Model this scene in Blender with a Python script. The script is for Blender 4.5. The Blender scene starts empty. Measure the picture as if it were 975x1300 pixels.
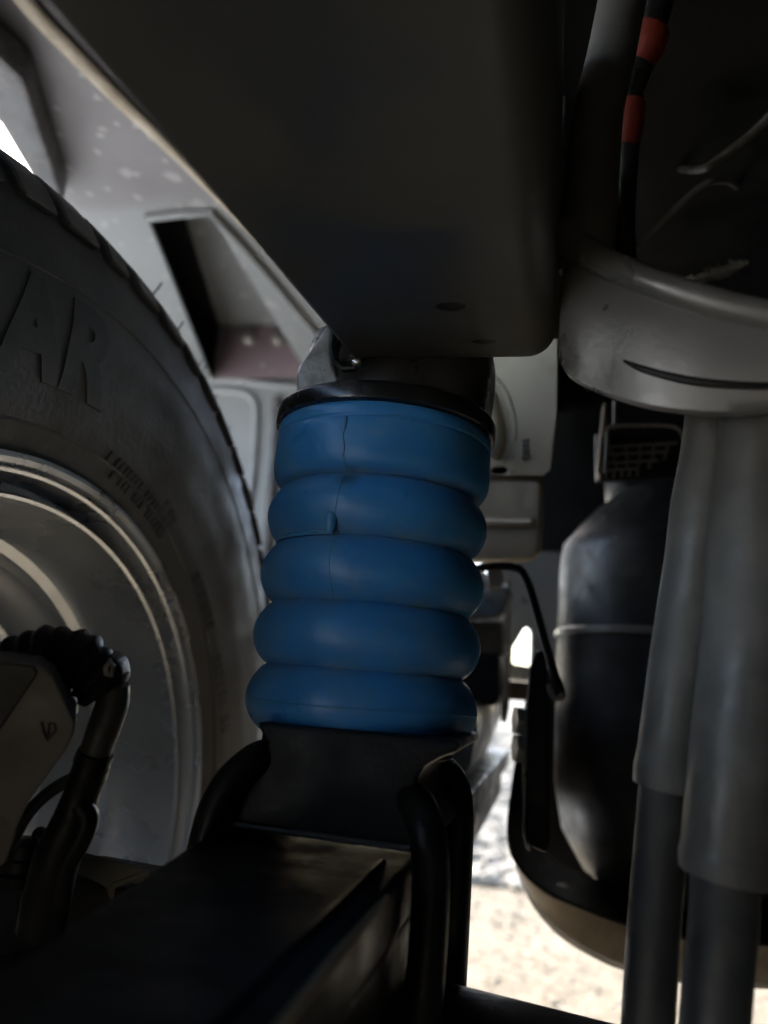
import bpy, bmesh, math, random
import numpy as np
from mathutils import Vector, Matrix, noise as mnoise
random.seed(7)
R_ = math.radians
scene = bpy.context.scene
COL = scene.collection

# ------------------------------------------------------------------ camera
CAM = np.array([0.0, 0.0, 0.516])
FPX, PW, PH = 945.0, 975.0, 1300.0
YAW, PITCH, ROLL = R_(13.5), R_(13.0), R_(5.0)
FW = np.array([-math.sin(YAW)*math.cos(PITCH), math.cos(YAW)*math.cos(PITCH), math.sin(PITCH)])
_r0 = np.array([math.cos(YAW), math.sin(YAW), 0.0]); _u0 = np.cross(_r0, FW)
RT = _r0*math.cos(ROLL) + _u0*math.sin(ROLL)
UP = -_r0*math.sin(ROLL) + _u0*math.cos(ROLL)
cam = bpy.data.cameras.new('Camera'); camo = bpy.data.objects.new('Camera', cam); COL.objects.link(camo)
m = Matrix.Identity(4)
for i in range(3):
    m[i][0] = RT[i]; m[i][1] = UP[i]; m[i][2] = -FW[i]; m[i][3] = CAM[i]
camo.matrix_world = m
cam.sensor_fit = 'VERTICAL'; cam.sensor_height = 36.0; cam.sensor_width = 27.0
cam.lens = 36.0*FPX/PH
cam.clip_start = 0.01; cam.clip_end = 1000
cam.dof.use_dof = True; cam.dof.focus_distance = 0.345; cam.dof.aperture_fstop = 5.0
scene.camera = camo

# ------------------------------------------------------------------ light
SUN_EL, SUN_AZ = R_(42), R_(-38)        # azimuth from +Y towards +X
world = bpy.data.worlds.new('World'); scene.world = world; world.use_nodes = True
wn = world.node_tree.nodes; wl = world.node_tree.links
sky = wn.new('ShaderNodeTexSky'); sky.sky_type = 'NISHITA'; sky.sun_disc = False
sky.sun_elevation = SUN_EL; sky.sun_rotation = SUN_AZ; sky.dust_density = 2.0
bg = wn['Background']; bg.inputs['Strength'].default_value = 0.13
wl.new(sky.outputs[0], bg.inputs['Color'])
sl = bpy.data.lights.new('Sun', 'SUN'); sl.energy = 4.0; sl.angle = R_(0.5); sl.color = (1.0, 0.97, 0.92)
so = bpy.data.objects.new('Sun', sl); COL.objects.link(so); so.location = (0, 0, 5)
sd = Vector((math.sin(SUN_AZ)*math.cos(SUN_EL), math.cos(SUN_AZ)*math.cos(SUN_EL), math.sin(SUN_EL)))
so.rotation_euler = sd.to_track_quat('Z', 'Y').to_euler()
vs = scene.view_settings
vs.view_transform = 'Standard'; vs.look = 'None'; vs.gamma = 1; vs.use_curve_mapping = False; vs.exposure = 2.45
scene.cycles.max_bounces = 6; scene.cycles.diffuse_bounces = 5; scene.cycles.glossy_bounces = 3
scene.cycles.caustics_reflective = False; scene.cycles.caustics_refractive = False
scene.cycles.use_denoising = True; scene.cycles.use_adaptive_sampling = True; scene.cycles.adaptive_threshold = .03

# ------------------------------------------------------------------ helpers
def ray(px, py): return FW + RT*(px-PW/2)/FPX + UP*(PH/2-py)/FPX
def P(px, py, d): return CAM + d*ray(px, py)
def pl(px, py, ax, v):
    q = ray(px, py); return CAM + q*(v-CAM[ax])/q[ax]
def PY(px, py, y): return pl(px, py, 1, y)
def PZ(px, py, z): return pl(px, py, 2, z)
def V(*a): return np.array(a, float)
ORG = {}
def root(name, loc, label, cat, group=None):
    o = bpy.data.objects.new(name, None); COL.objects.link(o)
    o.location = Vector(loc); o.empty_display_size = 0.02
    o['label'] = label; o['category'] = cat
    if group: o['group'] = group
    ORG[o.name] = np.array(loc, float); return o
def smooth(me, ang=38):
    me.shade_smooth(); me.set_sharp_from_angle(angle=R_(ang))
def obj(name, geo, mat, parent=None, label=None, cat=None, group=None, kind=None, loc=None, ang=38):
    vs_, fs_ = geo
    vs_ = np.array(vs_, float)
    if parent is not None: o0 = ORG[parent.name]
    elif loc is not None: o0 = np.array(loc, float)
    else: o0 = np.array([vs_[:,0].mean(), vs_[:,1].mean(), vs_[:,2].min()])
    me = bpy.data.meshes.new(name)
    me.from_pydata((vs_-o0).tolist(), [], fs_)
    bm = bmesh.new(); bm.from_mesh(me); bmesh.ops.recalc_face_normals(bm, faces=bm.faces); bm.to_mesh(me); bm.free()
    me.materials.append(mat); smooth(me, ang)
    o = bpy.data.objects.new(name, me); COL.objects.link(o); ORG[o.name] = o0
    if len(me.polygons) < 2500 and ang < 100:
        w = o.modifiers.new('wn', 'WEIGHTED_NORMAL'); w.keep_sharp = True; w.weight = 80
    if parent is not None: o.parent = parent
    else: o.location = Vector(o0)
    if label: o['label'] = label
    if cat: o['category'] = cat
    if group: o['group'] = group
    if kind: o['kind'] = kind
    return o
def join(*gs):
    V_, F_ = [], []
    for v, f in gs:
        n = len(V_); V_ += [tuple(a) for a in v]; F_ += [[i+n for i in q] for q in f]
    return V_, F_
def spline(pts, n=8):
    p = [np.array(a, float) for a in pts]
    p = [2*p[0]-p[1]] + p + [2*p[-1]-p[-2]]
    out = []
    for i in range(1, len(p)-2):
        for k in range(n):
            t = k/n; a, b, c, d = p[i-1], p[i], p[i+1], p[i+2]
            out.append(0.5*((2*b)+(c-a)*t+(2*a-5*b+4*c-d)*t*t+(-a+3*b-3*c+d)*t**3))
    out.append(p[-2]); return out
def tube(pts, rad, seg=16, cap=True, flat=None, wob=0):
    pts = [np.array(a, float) for a in pts]; n = len(pts)
    if not hasattr(rad, '__len__'): rad = [rad]*n
    T = [pts[min(i+1, n-1)]-pts[max(i-1, 0)] for i in range(n)]
    T = [t/np.linalg.norm(t) for t in T]
    a = np.array([0, 0, 1.0]) if abs(T[0][2]) < .9 else np.array([1.0, 0, 0])
    u = np.cross(a, T[0]); u /= np.linalg.norm(u)
    vs_, fs_ = [], []
    for i in range(n):
        u = u-T[i]*(u@T[i]); u /= np.linalg.norm(u); w = np.cross(T[i], u)
        for k in range(seg):
            an = 2*math.pi*k/seg; rr = rad[i]*(1+wob*(random.random()-.5))
            vs_.append(pts[i]+rr*(math.cos(an)*u+(flat or 1)*math.sin(an)*w))
    for i in range(n-1):
        for k in range(seg):
            k2 = (k+1) % seg
            fs_.append([i*seg+k, i*seg+k2, (i+1)*seg+k2, (i+1)*seg+k])
    if cap:
        fs_.append(list(range(seg))[::-1]); fs_.append([(n-1)*seg+k for k in range(seg)])
    return vs_, fs_
def sptube(pts, rad, n=8, **k):
    q = spline(pts, n)
    if hasattr(rad, '__len__'):
        rad = np.interp(np.linspace(0, len(rad)-1, len(q)), range(len(rad)), rad)
    return tube(q, rad, **k)
def lathe(prof, c, axis='z', seg=96, a0=0, a1=2*math.pi, closed=False):
    """prof: (radius, height along axis)"""
    full = abs(a1-a0-2*math.pi) < 1e-6; N = seg if full else seg+1
    vs_, fs_ = [], []
    for r, h in prof:
        for k in range(N):
            a = a0+(a1-a0)*k/seg
            if axis == 'z': vs_.append((c[0]+r*math.cos(a), c[1]+r*math.sin(a), c[2]+h))
            else: vs_.append((c[0]+h, c[1]+r*math.cos(a), c[2]+r*math.sin(a)))
    M = len(prof)
    for i in range(M if closed else M-1):
        j = (i+1) % M
        for k in range(seg):
            k2 = (k+1) % N if full else k+1
            fs_.append([i*N+k, i*N+k2, j*N+k2, j*N+k])
    if not closed and full:
        if prof[0][0] > 1e-6: fs_.append([k for k in range(N)][::-1])
        if prof[-1][0] > 1e-6: fs_.append([(M-1)*N+k for k in range(N)])
    return vs_, fs_
def loft(secs, closed=True, cap=True):
    n = len(secs[0]); vs_ = [p for s in secs for p in s]; fs_ = []
    for i in range(len(secs)-1):
        for k in range(n if closed else n-1):
            k2 = (k+1) % n
            fs_.append([i*n+k, i*n+k2, (i+1)*n+k2, (i+1)*n+k])
    if cap and closed:
        fs_.append(list(range(n))[::-1]); fs_.append([(len(secs)-1)*n+k for k in range(n)])
    return vs_, fs_
def prism(pts, ext, bevel=0.0, seg=2, holes=()):
    """closed polygon of 3D points, pushed along ext; bevelled edges"""
    bm = bmesh.new(); loops = [pts]+list(holes); edges = []
    ext = Vector(ext)
    for L in loops:
        vv = [bm.verts.new(Vector(p)) for p in L]
        edges += [bm.edges.new((vv[i], vv[(i+1) % len(vv)])) for i in range(len(vv))]
    if holes:
        r = bmesh.ops.triangle_fill(bm, edges=edges, use_beauty=True)
        faces = [g for g in r['geom'] if isinstance(g, bmesh.types.BMFace)]
    else:
        bm.verts.ensure_lookup_table(); faces = [bm.faces.new(bm.verts[:])]
    r = bmesh.ops.extrude_face_region(bm, geom=faces)
    nv = [g for g in r['geom'] if isinstance(g, bmesh.types.BMVert)]
    bmesh.ops.translate(bm, verts=nv, vec=ext)
    bmesh.ops.recalc_face_normals(bm, faces=bm.faces)
    if bevel:
        bm.edges.ensure_lookup_table()
        es = [e for e in bm.edges if len(e.link_faces) == 2 and e.calc_face_angle(0) > R_(28)]
        bmesh.ops.bevel(bm, geom=es, offset=bevel, segments=seg, affect='EDGES', profile=0.5, clamp_overlap=True)
    bmesh.ops.triangulate(bm, faces=[f for f in bm.faces if len(f.verts) > 8])
    bm.verts.index_update()
    out = ([tuple(v.co) for v in bm.verts], [[v.index for v in f.verts] for f in bm.faces])
    bm.free(); return out
def prismY(pp, y, depth, bevel=.002, seg=2, holes=()):
    return prism([PY(a, b, y) for a, b in pp], (0, depth, 0), bevel, seg, [[PY(a, b, y) for a, b in h] for h in holes])
def prismD(pp, d, ext, bevel=.002, seg=2):
    return prism([P(a, b, d) for a, b in pp], ext, bevel, seg)
def box(lo, hi, bevel=.001, seg=2):
    return prism([(lo[0],lo[1],lo[2]),(hi[0],lo[1],lo[2]),(hi[0],hi[1],lo[2]),(lo[0],hi[1],lo[2])], (0,0,hi[2]-lo[2]), bevel, seg)
def ellipsoid(c, r, seg=16, rings=10):
    vs_, fs_ = lathe([(max(1e-4, math.sin(math.pi*i/rings)), -math.cos(math.pi*i/rings)) for i in range(rings+1)], (0,0,0), 'z', seg)
    return [(c[0]+v[0]*r[0], c[1]+v[1]*r[1], c[2]+v[2]*r[2]) for v in vs_], fs_
def hexnut(c, axis, r, h, bevel=.0006, n=6):
    axis = np.array(axis, float); axis /= np.linalg.norm(axis)
    a = np.cross(axis, [0,0,1.0]) if abs(axis[2]) < .9 else np.array([1.0,0,0])
    a /= np.linalg.norm(a); b = np.cross(axis, a)
    return prism([c+r*(math.cos(2*math.pi*k/n)*a+math.sin(2*math.pi*k/n)*b) for k in range(n)], axis*h, bevel)
def text_geo(s, size, depth, subdiv=0, bold=.012):
    cu = bpy.data.curves.new('t', 'FONT'); cu.body = s; cu.size = size; cu.extrude = depth/2; cu.align_x = 'CENTER'; cu.align_y = 'CENTER'
    cu.offset = size*bold; cu.resolution_u = 6
    o = bpy.data.objects.new('t', cu); COL.objects.link(o)
    bpy.context.view_layer.update()
    me = bpy.data.meshes.new_from_object(o.evaluated_get(bpy.context.evaluated_depsgraph_get()))
    bm = bmesh.new(); bm.from_mesh(me)
    bmesh.ops.triangulate(bm, faces=bm.faces)
    if subdiv:
        for _ in range(4):
            bmesh.ops.subdivide_edges(bm, edges=[e for e in bm.edges if e.calc_length() > .006], cuts=1, use_grid_fill=False)
            bmesh.ops.triangulate(bm, faces=bm.faces)
    bm.verts.index_update()
    g = ([tuple(v.co) for v in bm.verts], [[v.index for v in f.verts] for f in bm.faces])
    bm.free(); bpy.data.objects.remove(o); bpy.data.curves.remove(cu); bpy.data.meshes.remove(me)
    return g

# ------------------------------------------------------------------ materials
def mat(name, col, rough=.5, metal=0., var=.25, scale=25, bump=.15, bscale=350, dust=None, damt=.35, dscale=40,
        spec=.5, coat=0., sss=0., rvar=.15, scratch=0.):
    mt = bpy.data.materials.new(name); mt.use_nodes = True
    N, L = mt.node_tree.nodes, mt.node_tree.links
    b = N['Principled BSDF']; tc = N.new('ShaderNodeTexCoord')
    def nz(sc, det=3, rg=.6, dist=0):
        n = N.new('ShaderNodeTexNoise'); n.inputs['Scale'].default_value = sc; n.inputs['Detail'].default_value = det
        n.inputs['Roughness'].default_value = rg; n.inputs['Distortion'].default_value = dist
        L.new(tc.outputs['Object'], n.inputs['Vector']); return n.outputs['Fac']
    def ramp(src, lo, hi, a=0., c=1.):
        r = N.new('ShaderNodeMapRange'); r.inputs[1].default_value = lo; r.inputs[2].default_value = hi
        r.inputs[3].default_value = a; r.inputs[4].default_value = c; L.new(src, r.inputs[0]); return r.outputs[0]
    def mix(f, a, c):
        x = N.new('ShaderNodeMix'); x.data_type = 'RGBA'; L.new(f, x.inputs[0])
        for s, i in ((a, 6), (c, 7)):
            if isinstance(s, tuple): x.inputs[i].default_value = (*s[:3], 1)
            else: L.new(s, x.inputs[i])
        return x.outputs[2]
    c = mix(ramp(nz(scale), .3, .7), tuple(v*(1-var) for v in col), tuple(min(1, v*(1+var)) for v in col))
    rg = ramp(nz(scale*2.3), .3, .7, max(.03, rough-rvar), min(1, rough+rvar))
    if dust:
        df = ramp(nz(dscale, 4, .65), .62-damt*.6, .80-damt*.3)
        c = mix(df, c, dust)
        mx = N.new('ShaderNodeMath'); mx.operation = 'MULTIPLY_ADD'; mx.use_clamp = True
        L.new(df, mx.inputs[0]); mx.inputs[1].default_value = .3; L.new(rg, mx.inputs[2]); rg = mx.outputs[0]
    L.new(c, b.inputs['Base Color']); L.new(rg, b.inputs['Roughness'])
    b.inputs['Metallic'].default_value = metal
    b.inputs['Specular IOR Level'].default_value = spec
    b.inputs['Coat Weight'].default_value = coat; b.inputs['Coat Roughness'].default_value = .25
    if sss:
        b.inputs['Subsurface Weight'].default_value = sss; b.inputs['Subsurface Radius'].default_value = (.2, .5, 1.0); b.inputs['Subsurface Scale'].default_value = .010
    if bump:
        bn = N.new('ShaderNodeBump'); bn.inputs['Strength'].default_value = bump; bn.inputs['Distance'].default_value = .002
        L.new(nz(bscale, 2, .6), bn.inputs['Height']); L.new(bn.outputs[0], b.inputs['Normal'])
    mt['c'] = 0
    return mt
M = {}
M['blue'] = mat('blue_urethane', (.052,.275,.62), .36, 0, .12, 14, .06, 400, dust=(.10,.30,.55), damt=.2, dscale=45, sss=.45, rvar=.10)
M['bluepale'] = mat('blue_flash', (.07,.27,.52), .42, 0, .1, 40, .05)
M['smudge'] = mat('seam_dark', (.015,.06,.14), .6, 0, .3, 200, .05)
M['black'] = mat('black_paint', (.006,.006,.006), .44, 0, .3, 18, .12, 260, dust=(.022,.021,.019), damt=.15, dscale=30, spec=.16)
M['blackgloss'] = mat('black_gloss', (.008,.008,.008), .28, 0, .3, 18, .08, 200, dust=(.03,.029,.026), damt=.12, dscale=30, coat=.2)
M['railpaint'] = mat('rail_paint', (.058,.060,.057), .46, 0, .22, 9, .10, 180, dust=(.10,.096,.082), damt=.25, dscale=11, rvar=.1, spec=.4)
M['rubber'] = mat('tyre_rubber', (.092,.092,.093), .52, 0, .2, 12, .2, 300, dust=(.14,.135,.127), damt=.28, dscale=16)
M['letter'] = mat('tyre_lettering', (.062,.062,.063), .5, 0, .2, 20, .1)
M['steel'] = mat('wheel_steel', (.56,.59,.63), .30, .75, .14, 9, .05, 300, dust=(.32,.30,.27), damt=.12, dscale=11, rvar=.08)
M['steeldull'] = mat('dull_steel', (.30,.29,.27), .45, .6, .25, 25, .18, 260, dust=(.16,.14,.11), damt=.3, dscale=30)
M['castgrey'] = mat('cast_grey', (.21,.207,.198), .34, .45, .10, 12, .07, 300, dust=(.23,.222,.205), damt=.22, dscale=10)
M['hosegrey'] = mat('hose_grey', (.098,.094,.084), .42, 0, .2, 14, .18, 140, dust=(.15,.142,.125), damt=.28, dscale=35)
M['pipe'] = mat('pipe_black', (.035,.037,.038), .5, 0, .3, 30, .1, 240, dust=(.07,.066,.06), damt=.3)
M['beige'] = mat('dusty_beige', (.40,.35,.27), .6, 0, .2, 14, .2, 260, dust=(.30,.25,.18), damt=.4, dscale=26)
M['beigedark'] = mat('dusty_brown', (.16,.135,.10), .6, 0, .25, 18, .2, 260, dust=(.26,.22,.16), damt=.35)
M['can'] = mat('canister_black', (.016,.016,.0155), .46, 0, .2, 22, .10, 300, dust=(.05,.047,.042), damt=.12, dscale=70)
M['tank'] = mat('tank_black', (.004,.004,.004), .5, 0, .3, 10, .1, spec=.3)
M['plastic'] = mat('housing_grey', (.11,.108,.10), .55, 0, .15, 14, .1, 400, dust=(.17,.155,.13), damt=.3, dscale=16)
M['orange'] = mat('orange_tape', (.15,.016,.006), .55, 0, .2, 40, .1)
M['bare'] = mat('bare_metal', (.62,.60,.55), .3, .9, .2, 40, .1)
M['engrave'] = mat('engraved_mark', (.03,.028,.025), .7, 0, .1, 40, 0)
M['darksteel'] = mat('dark_steel', (.14,.135,.14), .25, .9, .2, 60, .1)
M['bracket'] = mat('bracket_zinc', (.42,.335,.225), .38, .3, .14, 10, .07, 240, dust=(.30,.245,.17), damt=.2, dscale=14)
M['wornsteel'] = mat('worn_black_steel', (.045,.043,.040), .36, .5, .3, 30, .12, 200, dust=(.09,.085,.075), damt=.2, dscale=40)
M['white'] = mat('hole_light_white', (.8,.79,.75), .4, 0, .05, 30, 0)
M['tan'] = mat('tan_skirt', (.30,.24,.17), .55, 0, .18, 12, .15, 200, dust=(.22,.17,.12), damt=.35)

def panel_mat(name, base, pink, spots, ysplit=None):
    mt = mat(name, base, .5, 0, .08, 6, .08, 200)
    N, L = mt.node_tree.nodes, mt.node_tree.links
    b = N['Principled BSDF']; src = b.inputs['Base Color'].links[0].from_socket
    tc = [n for n in N if n.type == 'TEX_COORD'][0]
    def mr(s, lo, hi, mx=1.):
        r = N.new('ShaderNodeMapRange'); r.inputs[1].default_value = lo; r.inputs[2].default_value = hi; r.inputs[4].default_value = mx; L.new(s, r.inputs[0]); return r.outputs[0]
    def mix(f, a, c):
        x = N.new('ShaderNodeMix'); x.data_type = 'RGBA'; L.new(f, x.inputs[0]); L.new(a, x.inputs[6]); x.inputs[7].default_value = (*c, 1); return x.outputs[2]
    n = N.new('ShaderNodeTexNoise'); n.inputs['Scale'].default_value = 7; n.inputs['Detail'].default_value = 5; L.new(tc.outputs['Object'], n.inputs['Vector'])
    f_ = mr(n.outputs['Fac'], .46, .66, .75)
    if ysplit is not None:
        sp_ = N.new('ShaderNodeSeparateXYZ'); L.new(tc.outputs['Object'], sp_.inputs[0])
        am = N.new('ShaderNodeMath'); am.operation = 'MULTIPLY_ADD'; L.new(n.outputs['Fac'], am.inputs[0]); am.inputs[1].default_value = .12; L.new(sp_.outputs[1], am.inputs[2])
        f_ = mr(am.outputs[0], ysplit+.07, ysplit+.04, .9)
    c = mix(f_, src, pink)
    wb = N.new('ShaderNodeTexNoise'); wb.inputs['Scale'].default_value = 40; L.new(tc.outputs['Object'], wb.inputs['Vector'])
    va = N.new('ShaderNodeVectorMath'); va.operation = 'MULTIPLY_ADD'; L.new(wb.outputs['Color'], va.inputs[0]); va.inputs[1].default_value = (.02,.02,.02); L.new(tc.outputs['Object'], va.inputs[2])
    for sc, lo, hi in spots:
        v = N.new('ShaderNodeTexVoronoi'); v.voronoi_dimensions = '2D' if ysplit is not None else '3D'; v.inputs['Scale'].default_value = sc; L.new(va.outputs[0], v.inputs['Vector'])
        # only some cells carry a spot
        s2 = N.new('ShaderNodeSeparateColor'); L.new(v.outputs['Color'], s2.inputs[0])
        g = mr(s2.outputs[0], .66, .70)
        d = mr(v.outputs['Distance'], hi, lo, .8)
        mu = N.new('ShaderNodeMath'); mu.operation = 'MULTIPLY'; L.new(g, mu.inputs[0]); L.new(d, mu.inputs[1])
        c = mix(mu.outputs[0], c, (.28,.28,.27))
    L.new(c, b.inputs['Base Color']); return mt
M['panel'] = panel_mat('bed_paint', (.185,.195,.198), (.135,.126,.130), ((20,.10,.20),(48,.10,.22)), .20)
M['panelpink'] = panel_mat('bolt_plate_paint', (.15,.11,.118), (.19,.145,.153), ((45,.12,.2),), None)
M['panelgrey'] = panel_mat('end_wall_paint', (.20,.21,.213), (.165,.172,.175), ((60,.10,.18),), None)
M['flange'] = mat('flange_grey', (.055,.057,.06), .5, 0, .3, 14, .1, 200, dust=(.2,.18,.17), damt=.2)

# ground
gm = bpy.data.materials.new('ground_soil'); gm.use_nodes = True
N, L = gm.node_tree.nodes, gm.node_tree.links; b = N['Principled BSDF']
tc = N.new('ShaderNodeTexCoord')
def gn(sc, d=8, r=.65):
    n = N.new('ShaderNodeTexNoise'); n.inputs['Scale'].default_value = sc; n.inputs['Detail'].default_value = d; n.inputs['Roughness'].default_value = r
    L.new(tc.outputs['Object'], n.inputs['Vector']); return n.outputs['Fac']
def gr(s, stops):
    r = N.new('ShaderNodeValToRGB'); L.new(s, r.inputs[0]); e = r.color_ramp.elements
    while len(e) < len(stops): e.new(.5)
    for q, (p, c) in zip(e, stops): q.position = p; q.color = (*c, 1)
    return r.outputs[0]
c1 = gr(gn(48), ((.32,(.055,.042,.026)),(.45,(.125,.098,.063)),(.56,(.175,.142,.096)),(.70,(.25,.218,.165))))
c2 = gr(gn(28), ((.3,(.06,.056,.05)),(.5,(.15,.143,.128)),(.7,(.23,.222,.205))))
sx = N.new('ShaderNodeSeparateXYZ'); L.new(tc.outputs['Object'], sx.inputs[0])
ad = N.new('ShaderNodeMath'); ad.operation = 'ADD'; L.new(sx.outputs[1], ad.inputs[0]); L.new(gn(3), ad.inputs[1])
mr = N.new('ShaderNodeMapRange'); mr.inputs[1].default_value = 2.85; mr.inputs[2].default_value = 3.3; L.new(ad.outputs[0], mr.inputs[0])
mx = N.new('ShaderNodeMix'); mx.data_type = 'RGBA'; L.new(mr.outputs[0], mx.inputs[0]); L.new(c2, mx.inputs[7])
mrx = N.new('ShaderNodeMapRange'); mrx.inputs[1].default_value = -.55; mrx.inputs[2].default_value = -.75; L.new(sx.outputs[0], mrx.inputs[0])
mx2 = N.new('ShaderNodeMix'); mx2.data_type = 'RGBA'; L.new(mrx.outputs[0], mx2.inputs[0]); L.new(c1, mx2.inputs[6]); c3 = gr(gn(9), ((.3,(.52,.52,.51)),(.7,(.68,.68,.67)))); L.new(c3, mx2.inputs[7])  # pale ground at left, added to bounce light onto the bed underside
L.new(mx2.outputs[2], mx.inputs[6]); L.new(mx.outputs[2], b.inputs['Base Color']); b.inputs['Roughness'].default_value = .9
bn = N.new('ShaderNodeBump'); bn.inputs['Strength'].default_value = .7; bn.inputs['Distance'].default_value = .01
L.new(gn(110), bn.inputs['Height']); L.new(bn.outputs[0], b.inputs['Normal'])
M['ground'] = gm
M['stone'] = mat('gravel_stone', (.22,.20,.17), .85, 0, .25, 9, .3, 120, dust=(.27,.245,.20), damt=.3, dscale=6)

# ------------------------------------------------------------------ setting: ground and gravel
def glines(a, b0, b1, c, n0, n1):
    l = -np.geomspace(1, abs(a)+1+b0, n0)[::-1]+1+b0
    r = np.geomspace(1, c-b1+1, n0)-1+b1
    return np.concatenate([l[:-1], np.linspace(b0, b1, n1), r[1:]])
gx = glines(-150, -2.2, 1.6, 150, 14, 120); gy = glines(-80, -.6, 5.5, 400, 14, 190)
gv, gf = [], []
for y in gy:
    for x in gx:
        p = Vector((x, y, 0)); near = max(0, 1-max(0, y-5)/3)
        z = (mnoise.noise(p*2.2)*.012 + mnoise.noise(p*11)*.006 + mnoise.noise(p*33)*.004)*near
        gv.append((x, y, z-.006))
nx = len(gx)
for j in range(len(gy)-1):
    for i in range(nx-1): gf.append([j*nx+i, j*nx+i+1, (j+1)*nx+i+1, (j+1)*nx+i])
obj('ground', (gv, gf), M['ground'], kind='structure', loc=(0,0,0), ang=180)
t = (1+5**.5)/2
iv = [np.array(v)/math.sqrt(1+t*t) for v in ((-1,t,0),(1,t,0),(-1,-t,0),(1,-t,0),(0,-1,t),(0,1,t),(0,-1,-t),(0,1,-t),(t,0,-1),(t,0,1),(-t,0,-1),(-t,0,1))]
if_ = [(0,11,5),(0,5,1),(0,1,7),(0,7,10),(0,10,11),(1,5,9),(5,11,4),(11,10,2),(10,7,6),(7,1,8),(3,9,4),(3,4,2),(3,2,6),(3,6,8),(3,8,9),(4,9,5),(2,4,11),(6,2,10),(8,6,7),(9,8,1)]
sv, sf = [], []
def stone(x, y, s):
    n = len(sv); sq = random.uniform(.45, .8); a = random.uniform(0, 6.28); st = random.uniform(.7, 1.3)
    for v in iv:
        w = v*random.uniform(.75, 1.2)*s
        w = (w[0]*st, w[1]/st, w[2]*sq)
        sv.append((x+w[0]*math.cos(a)-w[1]*math.sin(a), y+w[0]*math.sin(a)+w[1]*math.cos(a), w[2]+s*.15-.004))
    sf.extend([[i+n for i in q] for q in if_])
for k in range(5200):
    y = 2.3+9.5*random.random()**1.6; stone(random.uniform(-.32*y-.6, .10*y+.5), y, random.uniform(.010, .036)*(1+.12*(y-2)))
for k in range(2200): stone(random.uniform(-.9, .75), random.uniform(1.0, 2.8), random.choice((.003,.003,.004,.004,.005,.007)))
obj('gravel', (sv, sf), M['stone'], kind='stuff', loc=(0,0,0), label='loose pale gravel scattered over the sunlit ground', ang=25)

# ------------------------------------------------------------------ bed underside (pale sheet above the wheel)
ZC, YW = .97, 1.04
bed = root('bed_underside', (-.1, .4, ZC), 'pale dusty painted underside of the truck bed behind the tyre', 'panel')
hole = [PZ(188,279,ZC), PZ(266,271,ZC), V(-.383, YW-.01, ZC), V(-.552, YW-.01, ZC)]
x0, x1, y0 = -.50, -.03, .12
outer = [V(x0-.0,y0,ZC), V(x1,y0,ZC), V(x1,YW-.001,ZC), V(-.72,YW-.001,ZC), V(-.49,.54,ZC)]
obj('floor_skin', prism(outer, (0,0,.006), 0, holes=[hole]), M['panel'], bed)
top = [h+V(0,0,.095) for h in hole]
rv = [tuple(a) for a in hole+top]
obj('recess_pocket', (rv, [[0,1,5,4],[1,2,6,5],[4,5,6,7],[2,3,7,6]]), M['panel'], bed)
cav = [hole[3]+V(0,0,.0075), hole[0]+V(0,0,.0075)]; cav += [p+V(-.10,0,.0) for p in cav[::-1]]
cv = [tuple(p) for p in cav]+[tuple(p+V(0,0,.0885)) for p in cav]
obj('shade_cavity', (cv, [[0,1,2,3],[4,5,6,7],[1,2,6,5],[2,3,7,6],[3,0,4,7]]), M['tank'], bed)  # black box added to stand for shade on the pocket's left wall
yb = YW-.012
bp = prism([V(-.550,yb,ZC+.003), V(-.385,yb,ZC+.003), V(-.385,yb,ZC+.092), V(-.545,yb,ZC+.092)], (0,.006,0), .002)
plate = obj('bolt_plate', bp, M['panelpink'], bed)
for px, py in ((317,430), (354,431)):
    c = PY(px, py, yb-.001)
    g = join(lathe([(0.0001,-.012),(.0045,-.0115),(.0080,-.0095),(.0105,-.006),(.0115,-.003),(.0118,.002)], (0,0,0), 'z', 20))
    g = ([(c[0]+v[0], c[1]+v[2], c[2]+v[1]) for v in g[0]], g[1])
    obj('bolt', g, M['steeldull'], plate)
obj('rear_light_block', box(V(-.5,-1.34,.24), V(1.4,-1.30,ZC+.01), .004), M['tank'], bed)  # unseen panel added to block light from behind the camera
obj('side_light_block', box(V(-.53,-1.34,.26), V(-.505,-.75,ZC+.01), .004), M['panel'], bed)  # unseen panel added to cut light from the rear left
# end wall, facing the camera, with its pressed rounded panel
wl_, wr_ = -1.0, -.23
wall = obj('end_wall', prism([V(wl_,YW,.52), V(wr_,YW,.52), V(wr_,YW,ZC+.05), V(wl_,YW,ZC+.05)], (0,.02,0), .004), M['panelgrey'], bed)
rb = [PY(a,b,YW-.001) for a,b in ((215,492),(262,495),(305,498),(322,508),(326,530),(322,600),(314,660),(308,740),(303,800))]
obj('pressed_rib', sptube(rb, .006, 6, seg=10), M['panelgrey'], wall)
rb2 = [PY(a,b,YW-.003) for a,b in ((352,505),(350,560),(345,620),(340,680),(333,760))]
obj('dark_groove', sptube(rb2, .009, 5, seg=10), M['flange'], wall)
lip = [PY(a,b,YW-.006) for a,b in ((255,483),(300,484),(350,490),(400,496))]
obj('wall_lip', tube(lip, .006, seg=8), M['panelgrey'], wall)
obj('shade_floor_pan', prism([V(-.5,-1.3,.905), V(1.6,-1.3,.905), V(1.6,YW,.905), V(-.028,YW,.905), V(-.028,.118,.905), V(-.5,.118,.905)], (0,0,.07), .003), M['tank'], bed)  # black for the unlit ceiling; unseen rear part added to cut light
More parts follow.
